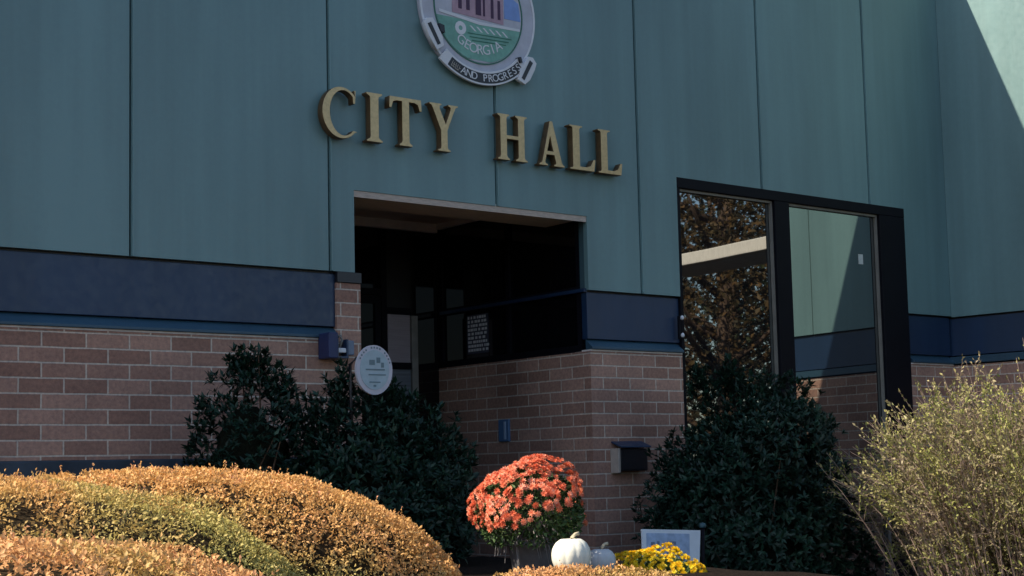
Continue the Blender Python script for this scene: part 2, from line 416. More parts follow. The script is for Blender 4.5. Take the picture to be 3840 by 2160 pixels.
# --- big window
win = MB(); FY0, FY1 = -.004, .11
win.box(WX0, WX1, FY0, FY1, WZ - .095, WZ)
win.box(WX0, WX0 + .035, FY0 + .001, FY1, .45, WZ - .096)
win.box(6.845, 7.05, FY0 + .001, FY1, .45, WZ - .096)
win.box(8.40, WX1, FY0 + .001, FY1, .45, WZ - .096)
wf = obj('window', win, M['frame'], CH, bevel=.005)
stp = MB()
for (a, b) in ((WX0 + .036, 6.844), (7.051, 8.399)):
    stp.box(a, b, .03, .058, WZ - .118, WZ - .097); stp.box(a, a + .014, .03, .058, .45, WZ - .119); stp.box(b - .022, b, .03, .058, .45, WZ - .119)
    obj('pane', MB().box(a + .001, b - .001, .062, .07, .45, WZ - .10), M['glass'], wf)
obj('glazing_stop', stp, M['stop'], wf)
# --- wing coming forward on the right
wa = R(84); D = np.array([math.cos(wa), -math.sin(wa), 0]); Wn = np.array([math.sin(wa), math.cos(wa), 0]); ZU = np.array([0, 0, 1.])
K = np.array([XC, 0, 0]); WL = 2.45; WT = 8.6
def wing(name, mat, u0, u1, z0, z1, w0, w1, bevel=0):
    return obj(name, MB().pbox(K, D, Wn, ZU, u0, u1, w0, w1, z0, z1), mat, CH, bevel=bevel)
for (a, b) in ((.002, 1.93), (1.946, WL)):
    wing('wing_cladding', M['panel'], a, b, 3.11, WT, 0, .05)
wing('seam_backing', M['panel_gap'], -.1, WL - .01, 3.12, WT - .01, .052, .1)
wing('wing_band', M['navy'], -.08, WL - .005, 2.705, 3.09, .028, .1)
wing('wing_shadow_reveal', M['black'], -.09, WL - .006, 3.092, 3.13, .07, .102)  # same shadow line in black along the wing
wing('wing_flashing', M['flash'], -.06, WL, 2.615, 2.69, -.02, .08, .003)
wing('wing_brick_wall', M['brick'], -.1, WL - .002, .3, ZB, .0, .25)
wing('wing_end_wall', M['panel'], WL + .001, WL + .05, .3, WT, .0, 3.2)
wing('wing_roof', M['inside'], -.6, WL, WT + .001, WT + .08, -.02, 3.2)
wing('wing_body', M['inside'], 0, WL - .01, .6, WT - .02, .26, .3)
# canopy beam running on from the end of the wing (seen mirrored in the window)
CB = empty('canopy', K + D * (WL + 1.6) + np.array([0, 0, 1.]))
tag(CB, 'pale flat canopy beam on posts, mirrored in the left window pane', 'canopy')
obj('beam', MB().pbox(K, D, Wn, ZU, WL + .06, WL + 3.6, .2, .36, 4.26, 4.42), M['soffit'], CB, bevel=.01)
obj('roof_deck', MB().pbox(K, D, Wn, ZU, WL + .06, WL + 3.6, .361, 1.5, 4.34, 4.40), M['trim'], CB)
for u in (WL + 3.45,):
    obj('post', MB().pbox(K, D, Wn, ZU, u, u + .12, .22, .34, .2, 4.258), M['frame'], CB)

# ------------------------------------------------------------------ raised letters
def shape_mesh(loops, depth, bev=0.0):
    cu = bpy.data.curves.new('shape', 'CURVE'); cu.dimensions = '2D'; cu.fill_mode = 'BOTH'
    cu.extrude = depth / 2; cu.bevel_depth = bev; cu.bevel_resolution = 1
    for lp in loops:
        sp_ = cu.splines.new('POLY'); sp_.points.add(len(lp) - 1); sp_.use_cyclic_u = True
        for p, (a, b) in zip(sp_.points, lp): p.co = (a, b, 0, 1)
    t = bpy.data.objects.new('tmp', cu); me = bpy.data.meshes.new_from_object(t)
    bpy.data.objects.remove(t); bpy.data.curves.remove(cu)
    return me

def ser(x0, x1, y0, y1, s=.055, h=.045):
    """stem with bracketed serifs at both ends"""
    return [(x0 - s, y0), (x1 + s, y0), (x1 + s, y0 + h * .5), (x1 + .01, y0 + h * 1.5), (x1, y0 + h * 2.4), (x1, y1 - h * 2.4), (x1 + .01, y1 - h * 1.5), (x1 + s, y1 - h * .5),
            (x1 + s, y1), (x0 - s, y1), (x0 - s, y1 - h * .5), (x0 - .01, y1 - h * 1.5), (x0, y1 - h * 2.4), (x0, y0 + h * 2.4), (x0 - .01, y0 + h * 1.5), (x0 - s, y0 + h * .5)]
def letter(ch):
    if ch == 'I': return [ser(.07, .22, 0, 1, .07)], .29
    if ch == 'T':
        return [[(.22, 0), (.50, 0), (.50, .022), (.445, .06), (.435, .1), (.435, .93), (.56, .93), (.64, .90), (.68, .77), (.72, .77), (.71, 1), (.01, 1), (0, .77), (.04, .77), (.08, .90), (.16, .93),
                 (.285, .93), (.285, .1), (.275, .06), (.22, .022)]], .72
    if ch == 'L':
        return [[(0, 0), (.55, 0), (.58, .26), (.54, .26), (.47, .11), (.38, .07), (.22, .07), (.22, .93), (.24, .965), (.29, .978), (.29, 1), (0, 1), (0, .978), (.055, .965), (.07, .93), (.07, .07), (.055, .035), (0, .022)]], .58
    if ch == 'Y':
        return [[(.20, 0), (.50, 0), (.50, .022), (.44, .05), (.43, .1), (.43, .45), (.60, .86), (.65, .96), (.70, .978), (.70, 1), (.47, 1), (.47, .978), (.53, .95), (.52, .88), (.395, .56), (.245, .90), (.24, .96),
                 (.29, .978), (.29, 1), (0, 1), (0, .978), (.05, .955), (.09, .88), (.28, .44), (.28, .1), (.27, .05), (.20, .022)]], .70
    if ch == 'H':
        return [[(0, 0), (.29, 0), (.29, .022), (.235, .05), (.22, .09), (.22, .47), (.52, .47), (.52, .09), (.505, .05), (.45, .022), (.45, 0), (.74, 0), (.74, .022), (.685, .05), (.67, .09), (.67, .91), (.685, .95), (.74, .978),
                 (.74, 1), (.45, 1), (.45, .978), (.505, .95), (.52, .91), (.52, .54), (.22, .54), (.22, .91), (.235, .95), (.29, .978), (.29, 1), (0, 1), (0, .978), (.055, .95), (.07, .91), (.07, .09), (.055, .05), (0, .022)]], .74
    if ch == 'A':
        return [[(0, 0), (.24, 0), (.24, .022), (.18, .04), (.165, .08), (.21, .25), (.45, .25), (.50, .08), (.49, .04), (.44, .022), (.44, 0), (.74, 0), (.74, .022), (.69, .05), (.66, .10), (.40, 1), (.33, 1), (.10, .12), (.065, .05), (0, .022)],
                [(.23, .32), (.33, .70), (.43, .32)]], .74
    if ch == 'C':
        o = [(.45 + .45 * math.cos(R(t)), .5 + .52 * math.sin(R(t))) for t in range(42, 319, 8)]
        i = [(.50 + .335 * math.cos(R(t)), .5 + .465 * math.sin(R(t))) for t in range(312, 47, -8)]
        return [o + [(.80, .14)] + i + [(.73, .72), (.77, .72), (.79, .98), (.76, .98)]], .82
SIGN = empty('building_name_sign', (3.3, 0, 4.12))
tag(SIGN, 'raised bronze serif letters reading CITY HALL on the teal cladding', 'sign')
H_L = .375
for ch, a, b in (('C', 793, 884), ('I', 904, 947), ('T', 961, 1046), ('Y', 1062, 1137), ('H', 1232, 1310), ('A', 1335, 1402), ('L', 1412, 1480), ('L', 1483, 1547)):
    xa = at(a + 3, 330, 0)[0]; xb = at(b - 1, 380, 0)[0]
    loops, wd = letter(ch)
    loops = [[(x / wd * (xb - xa), y * H_L) for x, y in lp] for lp in loops]
    me = shape_mesh(loops, .066, .002)
    me.transform(Matrix.Translation((xa, -.058, 4.122)) @ Matrix.Rotation(R(90), 4, 'X'))
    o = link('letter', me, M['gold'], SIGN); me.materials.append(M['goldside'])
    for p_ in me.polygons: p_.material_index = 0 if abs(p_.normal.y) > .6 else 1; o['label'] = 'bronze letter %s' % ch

# ------------------------------------------------------------------ city seal
SX, SZ = 3.345, 5.345
SE = empty('city_seal', (SX, 0, SZ - .6))
tag(SE, 'round painted city seal with ribbon motto above the bronze letters', 'seal')
def arc(r, a0, a1, n=40): return [(SX + r * math.cos(R(a0 + (a1 - a0) * k / n)), SZ + r * math.sin(R(a0 + (a1 - a0) * k / n))) for k in range(n + 1)]
def plate(name, loops, y0, y1, mat, parent=SE, bev=0):
    me = shape_mesh(loops, abs(y1 - y0), bev)
    me.transform(Matrix.Translation((0, (y0 + y1) / 2, 0)) @ Matrix.Rotation(R(90), 4, 'X'))
    return link(name, me, mat, parent)
def clip_disc(r, zlo, zhi):
    """part of a disc between two heights"""
    out = []
    zs = np.linspace(zlo, zhi, 24)
    for z in zs: out.append((SX + math.sqrt(max(r * r - (z - SZ) ** 2, 1e-6)), z))
    for z in zs[::-1]: out.append((SX - math.sqrt(max(r * r - (z - SZ) ** 2, 1e-6)), z))
    return out
plate('disc', [arc(.585, 0, 351, 39)], -.0315, -.002, M['offwhite'], bev=.003)
plate('rim', [arc(.585, 0, 354, 59), arc(.567, 0, 354, 59)], -.041, -.0355, M['white'])
plate('inner_line', [arc(.452, 0, 354, 59), arc(.442, 0, 354, 59)], -.041, -.0355, M['sgreend'])
pc = plate('picture', [clip_disc(.438, SZ - .435, SZ + .435)], -.038, -.0355, M['offwhite'])
plate('field', [clip_disc(.436, SZ - .42, SZ - .105)], -.040, -.0382, M['sgreen'], pc)
plate('sky_patch', [[(SX + .26, SZ - .03), (SX + .43, SZ - .03), (SX + .41, SZ + .12), (SX + .26, SZ + .2)]], -.0402, -.0382, M['sblue'], pc)
plate('courthouse', [[(SX - .27, SZ - .06), (SX + .25, SZ - .085), (SX + .25, SZ + .16), (SX + .07, SZ + .17), (SX + .07, SZ + .33), (SX - .01, SZ + .40), (SX - .09, SZ + .33), (SX - .09, SZ + .17), (SX - .27, SZ + .16)]], -.041, -.0382, M['pink'], pc)
for (dx, w_, z0_, h_) in ((-.21, .035, -.02, .12), (-.13, .035, -.02, .12), (-.035, .055, -.045, .17), (.04, .02, -.045, .17), (.12, .028, -.05, .16), (.19, .028, -.05, .16), (-.03, .05, .2, .07)):
    plate('tall_window', [[(SX + dx, SZ + z0_), (SX + dx + w_, SZ + z0_), (SX + dx + w_, SZ + z0_ + h_), (SX + dx, SZ + z0_ + h_)]], -.043, -.0412, M['plum'], pc)
plate('path', [[(SX - .40, SZ - .055), (SX + .0, SZ - .10), (SX + .42, SZ - .095), (SX + .42, SZ - .115), (SX + .0, SZ - .125), (SX - .40, SZ - .08)]], -.0425, -.0412, M['white'], pc)
# wheel and furrows
plate('wheel', [[(SX - .19 + .055 * math.cos(t), SZ - .18 + .055 * math.sin(t)) for t in np.linspace(0, 6.0, 16)], [(SX - .19 + .02 * math.cos(t), SZ - .18 + .02 * math.sin(t)) for t in np.linspace(0, 5.6, 10)]], -.0425, -.0402, M['white'], pc)
for q in range(6):
    x0 = SX - .10 + q * .065
    plate('furrow', [[(x0, SZ - .145), (x0 + .02, SZ - .145), (x0 + .07, SZ - .185), (x0 + .05, SZ - .185)]], -.0418, -.0402, M['white'], pc)
for q in range(3):
    z_ = SZ - .205 - q * .028
    plate('furrow', [[(SX - .12 + .02 * q, z_), (SX + .33 - .03 * q, z_ + .012), (SX + .33 - .03 * q, z_ + .004), (SX - .12 + .02 * q, z_ - .009)]], -.0418, -.0402, M['sgreend'], pc)
def glyph(ch, size, mat, x, z, rot, y, parent, name='letter'):
    cu = bpy.data.curves.new('t', 'FONT'); cu.body = ch; cu.size = size; cu.align_x = 'CENTER'; cu.align_y = 'CENTER'; cu.extrude = .0012
    t = bpy.data.objects.new('t', cu); me = bpy.data.meshes.new_from_object(t); bpy.data.objects.remove(t); bpy.data.curves.remove(cu)
    me.transform(Matrix.Translation((x, y, z)) @ Matrix.Rotation(R(90), 4, 'X') @ Matrix.Rotation(rot, 4, 'Z'))
    return me
def join_text(name, items, mat, parent):
    mb_ = MB()
    for me in items:
        o_ = len(mb_.v); mb_.v += [tuple(v.co) for v in me.vertices]; mb_.f += [tuple(i + o_ for i in p.vertices) for p in me.polygons]
        bpy.data.meshes.remove(me)
    return obj(name, mb_, mat, parent)
def arc_text(txt, r, a0, a1, size, mat, y, parent, name, flip=True):
    its = []
    for i, ch in enumerate(txt):
        if ch == ' ': continue
        a = R(a0 + (a1 - a0) * i / (len(txt) - 1))
        its.append(glyph(ch, size, mat, SX + r * math.cos(a), SZ + r * math.sin(a), a + math.pi / 2, y, parent))
    return join_text(name, its, mat, parent)
arc_text('GEORGIA', .335, 236, 304, .115, M['white'], -.0425, pc, 'state_name')
# ribbon
rb = plate('ribbon', [arc(.625, 228, 318, 30) + arc(.515, 318, 228, 30)], -.062, -.042, M['white'], bev=.002)
plate('ribbon_field', [arc(.612, 236, 314, 30) + arc(.53, 314, 236, 30)], -.0645, -.0642, M['black'], rb)
arc_text('AND', .571, 251, 262, .085, M['white'], -.067, rb, 'motto_word'); arc_text('PROGRESS', .571, 272.8, 311, .085, M['white'], -.067, rb, 'motto_word')
mw = MB(); r4 = random.Random(5)
for q in range(5):       # first word of the motto, worn past reading: broken strokes
    a0 = 238.5 + q * 1.9
    for (ra, rb_, da) in ((.548, .594, .0), (.588, .596, .5), (.568, .574, .5)):
        if r4.random() < .25 and da: continue
        P = [(SX + rr2 * math.cos(R(a0 + d2)), SZ + rr2 * math.sin(R(a0 + d2))) for rr2, d2 in ((ra, da), (rb_, da), (rb_, da + (.35 if da == 0 else .9)), (ra, da + (.35 if da == 0 else .9)))]
        mw.add([(x, -.0665, z) for x, z in P] + [(x, -.0655, z) for x, z in P], [(0, 1, 2, 3), (7, 6, 5, 4), (0, 4, 5, 1), (1, 5, 6, 2), (2, 6, 7, 3), (3, 7, 4, 0)])
obj('worn_word', mw, vary('worn_tan', (.45, .40, .34), .2, 30, .6, .3), rb)
def scroll(cx, cz, ang):
    c_, s_ = math.cos(R(ang)), math.sin(R(ang)); T = lambda pts: [(SX + cx + .88 * (a * c_ - b * s_), SZ + cz + .88 * (a * s_ + b * c_)) for a, b in pts]
    e = plate('ribbon_scroll', [T([(-.05, -.145), (.04, -.135), (.065, -.06), (.06, .06), (.045, .125), (-.015, .145), (-.06, .12), (-.068, 0)])], -.078, -.045, M['white'], bev=.003)
    plate('scroll_slot', [T([(-.024, -.11), (.014, -.11), (.008, .1), (-.034, .1)])], -.0835, -.0812, M['black'], e)
scroll(-.475, -.275, 28); scroll(.465, -.445, -32)
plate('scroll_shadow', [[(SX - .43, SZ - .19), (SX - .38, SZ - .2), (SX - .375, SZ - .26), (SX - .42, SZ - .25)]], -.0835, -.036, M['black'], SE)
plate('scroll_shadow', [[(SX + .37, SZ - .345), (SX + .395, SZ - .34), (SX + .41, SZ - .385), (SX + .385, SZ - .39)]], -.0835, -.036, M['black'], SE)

# ------------------------------------------------------------------ things on the walls
def simple_text(lines, size, x, z, y, face='Y'): pass
# opening-hours notice on the side glass (plane X = EX1)
NO = empty('notice', (EX1 + .02, 1.6, 2.72))
tag(NO, 'white lettered hours notice on the dark glass inside the entrance', 'notice')
mb = MB(); ly0, ly1 = 1.46, 1.76
rr = random.Random(3)
for q in range(9):
    z = 3.05 - q * .038
    # letters as short dashes, each row two words
    y_ = ly1
    while y_ > ly0 + .02:
        wq = rr.uniform(.018, .045); mb.box(EX1 + .0225, EX1 + .0235, y_ - wq, y_, z - .024, z); y_ -= wq + rr.choice((.008, .008, .022))
obj('lettering', mb, M['white'], NO)
obj('sheet', MB().box(EX1 + .0242, EX1 + .0262, ly0 - .015, ly1 + .015, 2.70, 3.065), vary('notice_sheet', (.05, .05, .08), .1, bump=0), NO)
# blue plate on the recess brick
o = obj('wall_plate', MB().box(EX1 - .022, EX1 + .002, 1.12, 1.27, 1.87, 2.07), vary('blue_plate', (.08, .17, .32), .15, 9, .4, .5), base=(EX1, 1.2, 1.87), bevel=.006)
tag(o, 'small blue switch plate on the brick inside the entrance', 'wall plate')
obj('face', MB().box(EX1 - .026, EX1 - .0222, 1.155, 1.185, 1.89, 2.05), vary('plate_face', (.35, .45, .6), .1, bump=0), o)
# dark metal box on the pier
b0 = at(1538, 1150, 0); BX, BZ = b0[0], b0[2]
MBX = empty('mailbox', (BX + .2, 0, BZ - .13))
tag(MBX, 'dark metal box on the brick pier with a pale left edge', 'mailbox')
obj('housing', MB().box(BX + .012, BX + .33, -.10, -.001, BZ - .12, BZ + .07), M['black'], MBX, bevel=.012)
obj('lid', MB().add([(BX, -.125, BZ + .075), (BX + .35, -.125, BZ + .075), (BX + .35, 0, BZ + .12), (BX, 0, BZ + .12), (BX, -.125, BZ + .09), (BX + .35, -.125, BZ + .09), (BX + .35, 0, BZ + .135), (BX, 0, BZ + .135)],
     [(0, 3, 2, 1), (4, 5, 6, 7), (0, 1, 5, 4), (1, 2, 6, 5), (2, 3, 7, 6), (3, 0, 4, 7)]), M['navy'], MBX, bevel=.004)
obj('side_plate', MB().box(BX - .014, BX + .010, -.105, -.003, BZ - .135, BZ + .072), vary('pale_metal', (.45, .38, .32), .15, 9, .5, .5), MBX, bevel=.003)
# wall lantern by the entrance pier
l0 = at(842, 872, -.1)
LA = empty('wall_lamp', (l0[0] + .06, 0, l0[2] - .1))
tag(LA, 'small dark wall lamp with white lens beside the entrance pier', 'wall lamp')
lx, lz = l0[0], l0[2]
obj('back_box', MB().box(lx - .085, lx - .005, -.16, -.004, lz - .09, lz + .10), vary('navy_box', (.02, .03, .10), .2, 6, .5, .5), LA, bevel=.008)
obj('lens', MB().box(lx + .012, lx + .085, -.125, -.055, lz - .045, lz - .010), M['white'], LA, bevel=.006)
obj('cage', MB().box(lx + .002, lx + .016, -.13, -.05, lz - .07, lz + .055).box(lx + .085, lx + .099, -.13, -.05, lz - .07, lz + .055).box(lx + .0, lx + .10, -.132, -.048, lz - .085, lz - .071), M['navy'], LA)
obj('bracket', MB().tube([(lx + .05, -.09, lz + .0), (lx + .07, -.09, lz + .05), (lx + .075, -.06, lz + .085), (lx + .07, 0, lz + .09)], .010), M['stop'], LA, smooth=True)
obj('sensor', MB().box(lx + .105, lx + .165, -.11, -.01, lz - .06, lz + .05), vary('blue_grey_metal', (.16, .20, .27), .2, 9, .5, .5), LA, bevel=.008)
# little lamp on the window edge of the pier
p = at(1709, 800, -.02)
UL = empty('window_light', (p[0], -.0, p[2] - .2))
tag(UL, 'tiny fixture with two white bulbs on the window edge', 'light fixture')
obj('mount', MB().box(p[0] - .014, p[0] + .014, -.03, -.005, p[2] - .19, p[2] + .02), M['frame'], UL, bevel=.006)
for dz in (.0, -.155):
    obj('bulb', MB().lathe((p[0] + .01, -.045, p[2] + dz - .02), [(.001, 0), (.014, .006), (.018, .02), (.012, .036), (.001, .042)], 12), M['white'], UL, smooth=True)
# square decal on the right pane
p = at(2166, 652, .055)
o = obj('window_sticker', MB().box(p[0] - .035, p[0] + .035, .0585, .0605, p[2] - .05, p[2] + .05), vary('sticker', (.55, .58, .55), .2, 30, .6, .3, bump=0), base=(p[0], .06, p[2] - .05))
tag(o, 'small pale sticker on the right window pane', 'sticker')

# ------------------------------------------------------------------ foliage
def hemi_points(n, c, rad, zmin=-.2, p=2.6):
    v = rdir(int(n * 1.9)); v = v[v[:, 2] > zmin][:n]
    s = (np.abs(v) ** p).sum(1) ** (-1 / p)
    q = v * s[:, None]
    nrm = unit(np.sign(q) * np.abs(q) ** (p - 1) / np.array(rad))
    return c + q * rad, nrm
GREENS = [(0, (.006, .018, .012)), (.5, (.010, .034, .021)), (.85, (.018, .056, .033)), (1, (.05, .10, .06))]
YG = [(0, (.25, .23, .065)), (.4, (.50, .44, .14)), (.8, (.68, .56, .20)), (1, (.80, .58, .27))]
OG = [(0, (.54, .31, .10)), (.4, (.76, .46, .17)), (.8, (.84, .49, .21)), (1, (.86, .40, .24))]
ML_hedge = m_leaf('hedge_leaves', YG, .32, .6, patch=OG, pscale=1.3, lean=(-.12, .25, .5, -.10))
ML_hedge_m = m_leaf('hedge_mixed_leaves', YG, .32, .6, patch=OG, pscale=1.5, lean=(.22, .45, .55, -.08))
ML_hedge_r = m_leaf('hedge_red_leaves', [(0, (.50, .25, .10)), (.4, (.74, .40, .17)), (.8, (.84, .49, .23)), (1, (.88, .44, .28))], .3, .6,
                    patch=[(0, (.40, .26, .07)), (.5, (.60, .40, .14)), (1, (.74, .5, .22))], pscale=2.2)
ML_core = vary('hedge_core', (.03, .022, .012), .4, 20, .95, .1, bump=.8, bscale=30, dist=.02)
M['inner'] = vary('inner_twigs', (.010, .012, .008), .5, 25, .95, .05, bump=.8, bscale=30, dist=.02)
ML_green = m_leaf('shrub_leaves', GREENS, .10, .45, spec=.3)

def hedge(name, c, rad, n, label, mat, leaf=.0155, group=None, p=2.6, zmin=-.1, lump=.035, tilt=0, rot=0):
    c = np.array(c, float); rad = np.array(rad, float)
    E_ = empty(name, (c[0], c[1], float(ground_z(c[0], c[1]))))
    tag(E_, label, 'hedge', group)
    cr_, sr_ = math.cos(R(rot)), math.sin(R(rot)); RZ = np.array([[cr_, -sr_, 0], [sr_, cr_, 0], [0, 0, 1]])
    q, nr = hemi_points(n, np.zeros(3), rad, zmin, p)
    q = q @ RZ.T + c; nr = nr @ RZ.T
    q[:, 2] += tilt * (q[:, 1] - c[1])
    q = q + nr * ((vnoise(q * 1.6) - .5) * lump * 2 + (vnoise(q * 6 + 9) - .5) * lump * .9)[:, None]
    keep_ = (vnoise(q * 11 + 3) + .5 * vnoise(q * 27)) > .42 + .12 * vnoise(q * 2.2 + 5); q, nr = q[keep_], nr[keep_]
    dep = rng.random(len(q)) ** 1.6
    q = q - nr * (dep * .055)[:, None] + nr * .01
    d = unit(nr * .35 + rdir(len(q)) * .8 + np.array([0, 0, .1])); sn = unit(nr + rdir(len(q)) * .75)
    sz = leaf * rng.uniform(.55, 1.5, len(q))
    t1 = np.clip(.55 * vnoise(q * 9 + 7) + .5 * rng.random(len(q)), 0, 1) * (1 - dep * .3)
    # twiggy core
    mb = MB(); nu, nv = 48, 18
    for j in range(nv + 1):
        ph = (-.12 + (1.5708 + .12) * j / nv)
        for i in range(nu):
            th = 2 * math.pi * i / nu; v = np.array([math.cos(th) * math.cos(ph), math.sin(th) * math.cos(ph), math.sin(ph)])
            s = (np.abs(v) ** p).sum() ** (-1 / p); g = (v * s * (rad - .055)) @ RZ.T + c
            gn = unit(((g - c) / rad ** 2)[None])[0]; g[2] += tilt * (g[1] - c[1]); g = g + gn * float((vnoise((g * 1.6)[None])[0] - .5) * lump * 2)
            mb.v.append(tuple(g))
    for j in range(nv):
        for i in range(nu): i2 = (i + 1) % nu; mb.f.append((j * nu + i, j * nu + i2, (j + 1) * nu + i2, (j + 1) * nu + i))
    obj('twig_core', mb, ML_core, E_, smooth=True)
    # sprigs standing out of the clipped face
    ns = n // 260
    q2, n2 = hemi_points(ns, np.zeros(3), rad, .05, p); q2 = q2 @ RZ.T + c; n2 = n2 @ RZ.T
    q2[:, 2] += tilt * (q2[:, 1] - c[1]); q2 = q2 + n2 * ((vnoise(q2 * 1.6) - .5) * lump * 2)[:, None]
    B_, D_ = [], []
    for a, b in zip(q2, n2):
        dirn = unit((b + rng.normal(size=3) * .35 + [0, 0, .4])[None])[0]
        L_ = rng.uniform(.02, .06)
        for t in np.linspace(.2, 1, 5): B_.append(a + dirn * L_ * t); D_.append(dirn + rng.normal(size=3) * .7)
    B_ = np.array(B_); D_ = np.array(D_); s2_ = leaf * rng.uniform(.7, 1.1, len(B_)); z_ = np.concatenate([sz, s2_])
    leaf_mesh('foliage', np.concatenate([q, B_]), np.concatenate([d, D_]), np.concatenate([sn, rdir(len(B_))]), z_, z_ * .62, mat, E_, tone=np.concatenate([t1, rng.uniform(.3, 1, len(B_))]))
    return E_
hedge('clipped_hedge', (-2.35, -3.45, .88), (1.98, .85, .74), 115000, 'yellow-green clipped dome with dark front, left of the orange dome by the flowers', ML_hedge, p=2.6, tilt=.12)
hedge('clipped_hedge', (-.82, -3.2, .86), (1.50, .70, .735), 105000, 'rounded orange clipped dome sloping down beside the coral flowers', ML_hedge_m, p=2.4, tilt=.3)
hedge('clipped_hedge', (-3.1, -5.5, .80), (1.56, .85, .65), 90000, 'nearest clipped orange hedge mound, bottom left', ML_hedge_r, p=3.0)
hedge('clipped_hedge', (1.0, -3.85, .80), (.72, .33, .325), 14000, 'low orange clipped hedge in front of the white pumpkins', ML_hedge_r, p=2.6)

def whorl_shrub(name, c, rad, nw, leaf, mat, label, lean=(0, 0), extra=(), stems=14, pw=2.0, leaves=8):
    """broadleaf evergreen: leaf whorls at twig ends, through the outer shell of the crown"""
    c = np.array(c, float); gz = float(ground_z(c[0], c[1])); base = np.array([c[0], c[1], gz])
    E_ = empty(name, base); tag(E_, label, 'shrub')
    P_, N_ = hemi_points(nw, np.zeros(3), np.ones(3), -.55, pw)
    P_ = P_ * (rng.uniform(.55, 1.0, len(P_)) ** .6)[:, None]
    rr_ = np.array(rad); P_ = c + P_ * rr_
    P_ = P_ + (vnoise(P_ * 2.3)[:, None] - .5) * unit(P_ - c) * .45
    for (ex, ey, ez, er, en) in extra:
        v = rdir(en) * (rng.random(en) ** .4)[:, None] * np.array([er, er, er * 1.6]); P_ = np.concatenate([P_, np.array([ex, ey, ez]) + v])
    P_ = P_[P_[:, 2] > gz + .05]
    tip = unit(P_ - c + np.array([0, 0, .35]))
    B_ = np.repeat(P_, leaves, 0); T_ = np.repeat(tip, leaves, 0)
    d = unit(T_ * .55 + rdir(len(B_)) * .9); ln = leaf * rng.uniform(.6, 1.25, len(B_))
    leaf_mesh('foliage', B_, d, T_, ln, ln * .36, mat, E_, tone=np.repeat(rng.random(len(P_)), leaves) * .6 + rng.random(len(B_)) * .4, fold=.18)
    cm = MB(); nu, nv = 20, 10
    for jj in range(nv + 1):
        ph = -1.2 + 2.6 * jj / nv
        for ii in range(nu):
            th = 2 * math.pi * ii / nu; v = np.array([math.cos(th) * math.cos(ph), math.sin(th) * math.cos(ph), math.sin(ph)])
            g = c + v * rr_ * (.50 + .28 * float(vnoise((v * 2.2 + 11)[None])[0])); g[2] = max(g[2], gz); cm.v.append(tuple(g))
    for jj in range(nv):
        for ii in range(nu): i2 = (ii + 1) % nu; cm.f.append((jj * nu + ii, jj * nu + i2, (jj + 1) * nu + i2, (jj + 1) * nu + ii))
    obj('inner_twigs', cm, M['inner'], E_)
    mb = MB()
    for i in range(stems):
        t = P_[rng.integers(len(P_))]; a = base + np.append(rng.normal(size=2) * .05, -.05); mdl = (a + t) / 2 + np.append(rng.normal(size=2) * .08, .1)
        mb.tube([a, mdl, t], [.014, .009, .003], 5)
    obj('stem', mb, M['stem'], E_)
    return E_
s1 = at(625, 1010, -.75)
whorl_shrub('evergreen_shrub', (s1[0], -.75, 1.65), (.42, .38, .62), 820, .055, ML_green, 'dark evergreen shrub with two upright tips before the left brick wall',
            extra=[(*at(602, 925, -.75)[[0]], -.75, at(602, 925, -.75)[2], .085, 60), (*at(648, 920, -.8)[[0]], -.8, at(648, 920, -.8)[2], .085, 60), (*at(700, 985, -.8)[[0]], -.8, at(700, 985, -.8)[2], .12, 80)])
s2 = at(960, 1170, -1.0)
whorl_shrub('evergreen_shrub', (s2[0] - .04, -1.05, 1.38), (.74, .58, .80), 2700, .06, ML_green, 'wide dark evergreen shrub below the oval plaque, left of the entrance',
            extra=[(at(860, 990, -1.)[0], -1., at(860, 990, -1.)[2], .13, 90), (at(1110, 1290, -1.5)[0], -1.5, at(1110, 1290, -1.5)[2], .26, 300), (at(790, 1080, -1.)[0], -1., at(790, 1080, -1.)[2], .16, 160), (at(1000, 1040, -1.)[0], -1., at(1000, 1040, -1.)[2], .16, 120)])
s3 = at(1850, 1230, -1.0)
whorl_shrub('evergreen_shrub', (s3[0] + .06, -1.15, 1.18), (.92, .85, 1.08), 4600, .062, ML_green, 'tall dark evergreen shrub in front of the mirrored window',
            extra=[(at(1770, 985, -.9)[0], -.9, at(1770, 985, -.9)[2], .14, 90), (at(1840, 960, -.9)[0], -.9, at(1840, 960, -.9)[2], .13, 90), (at(2020, 1110, -1.)[0], -1., at(2020, 1110, -1.)[2], .2, 140)])

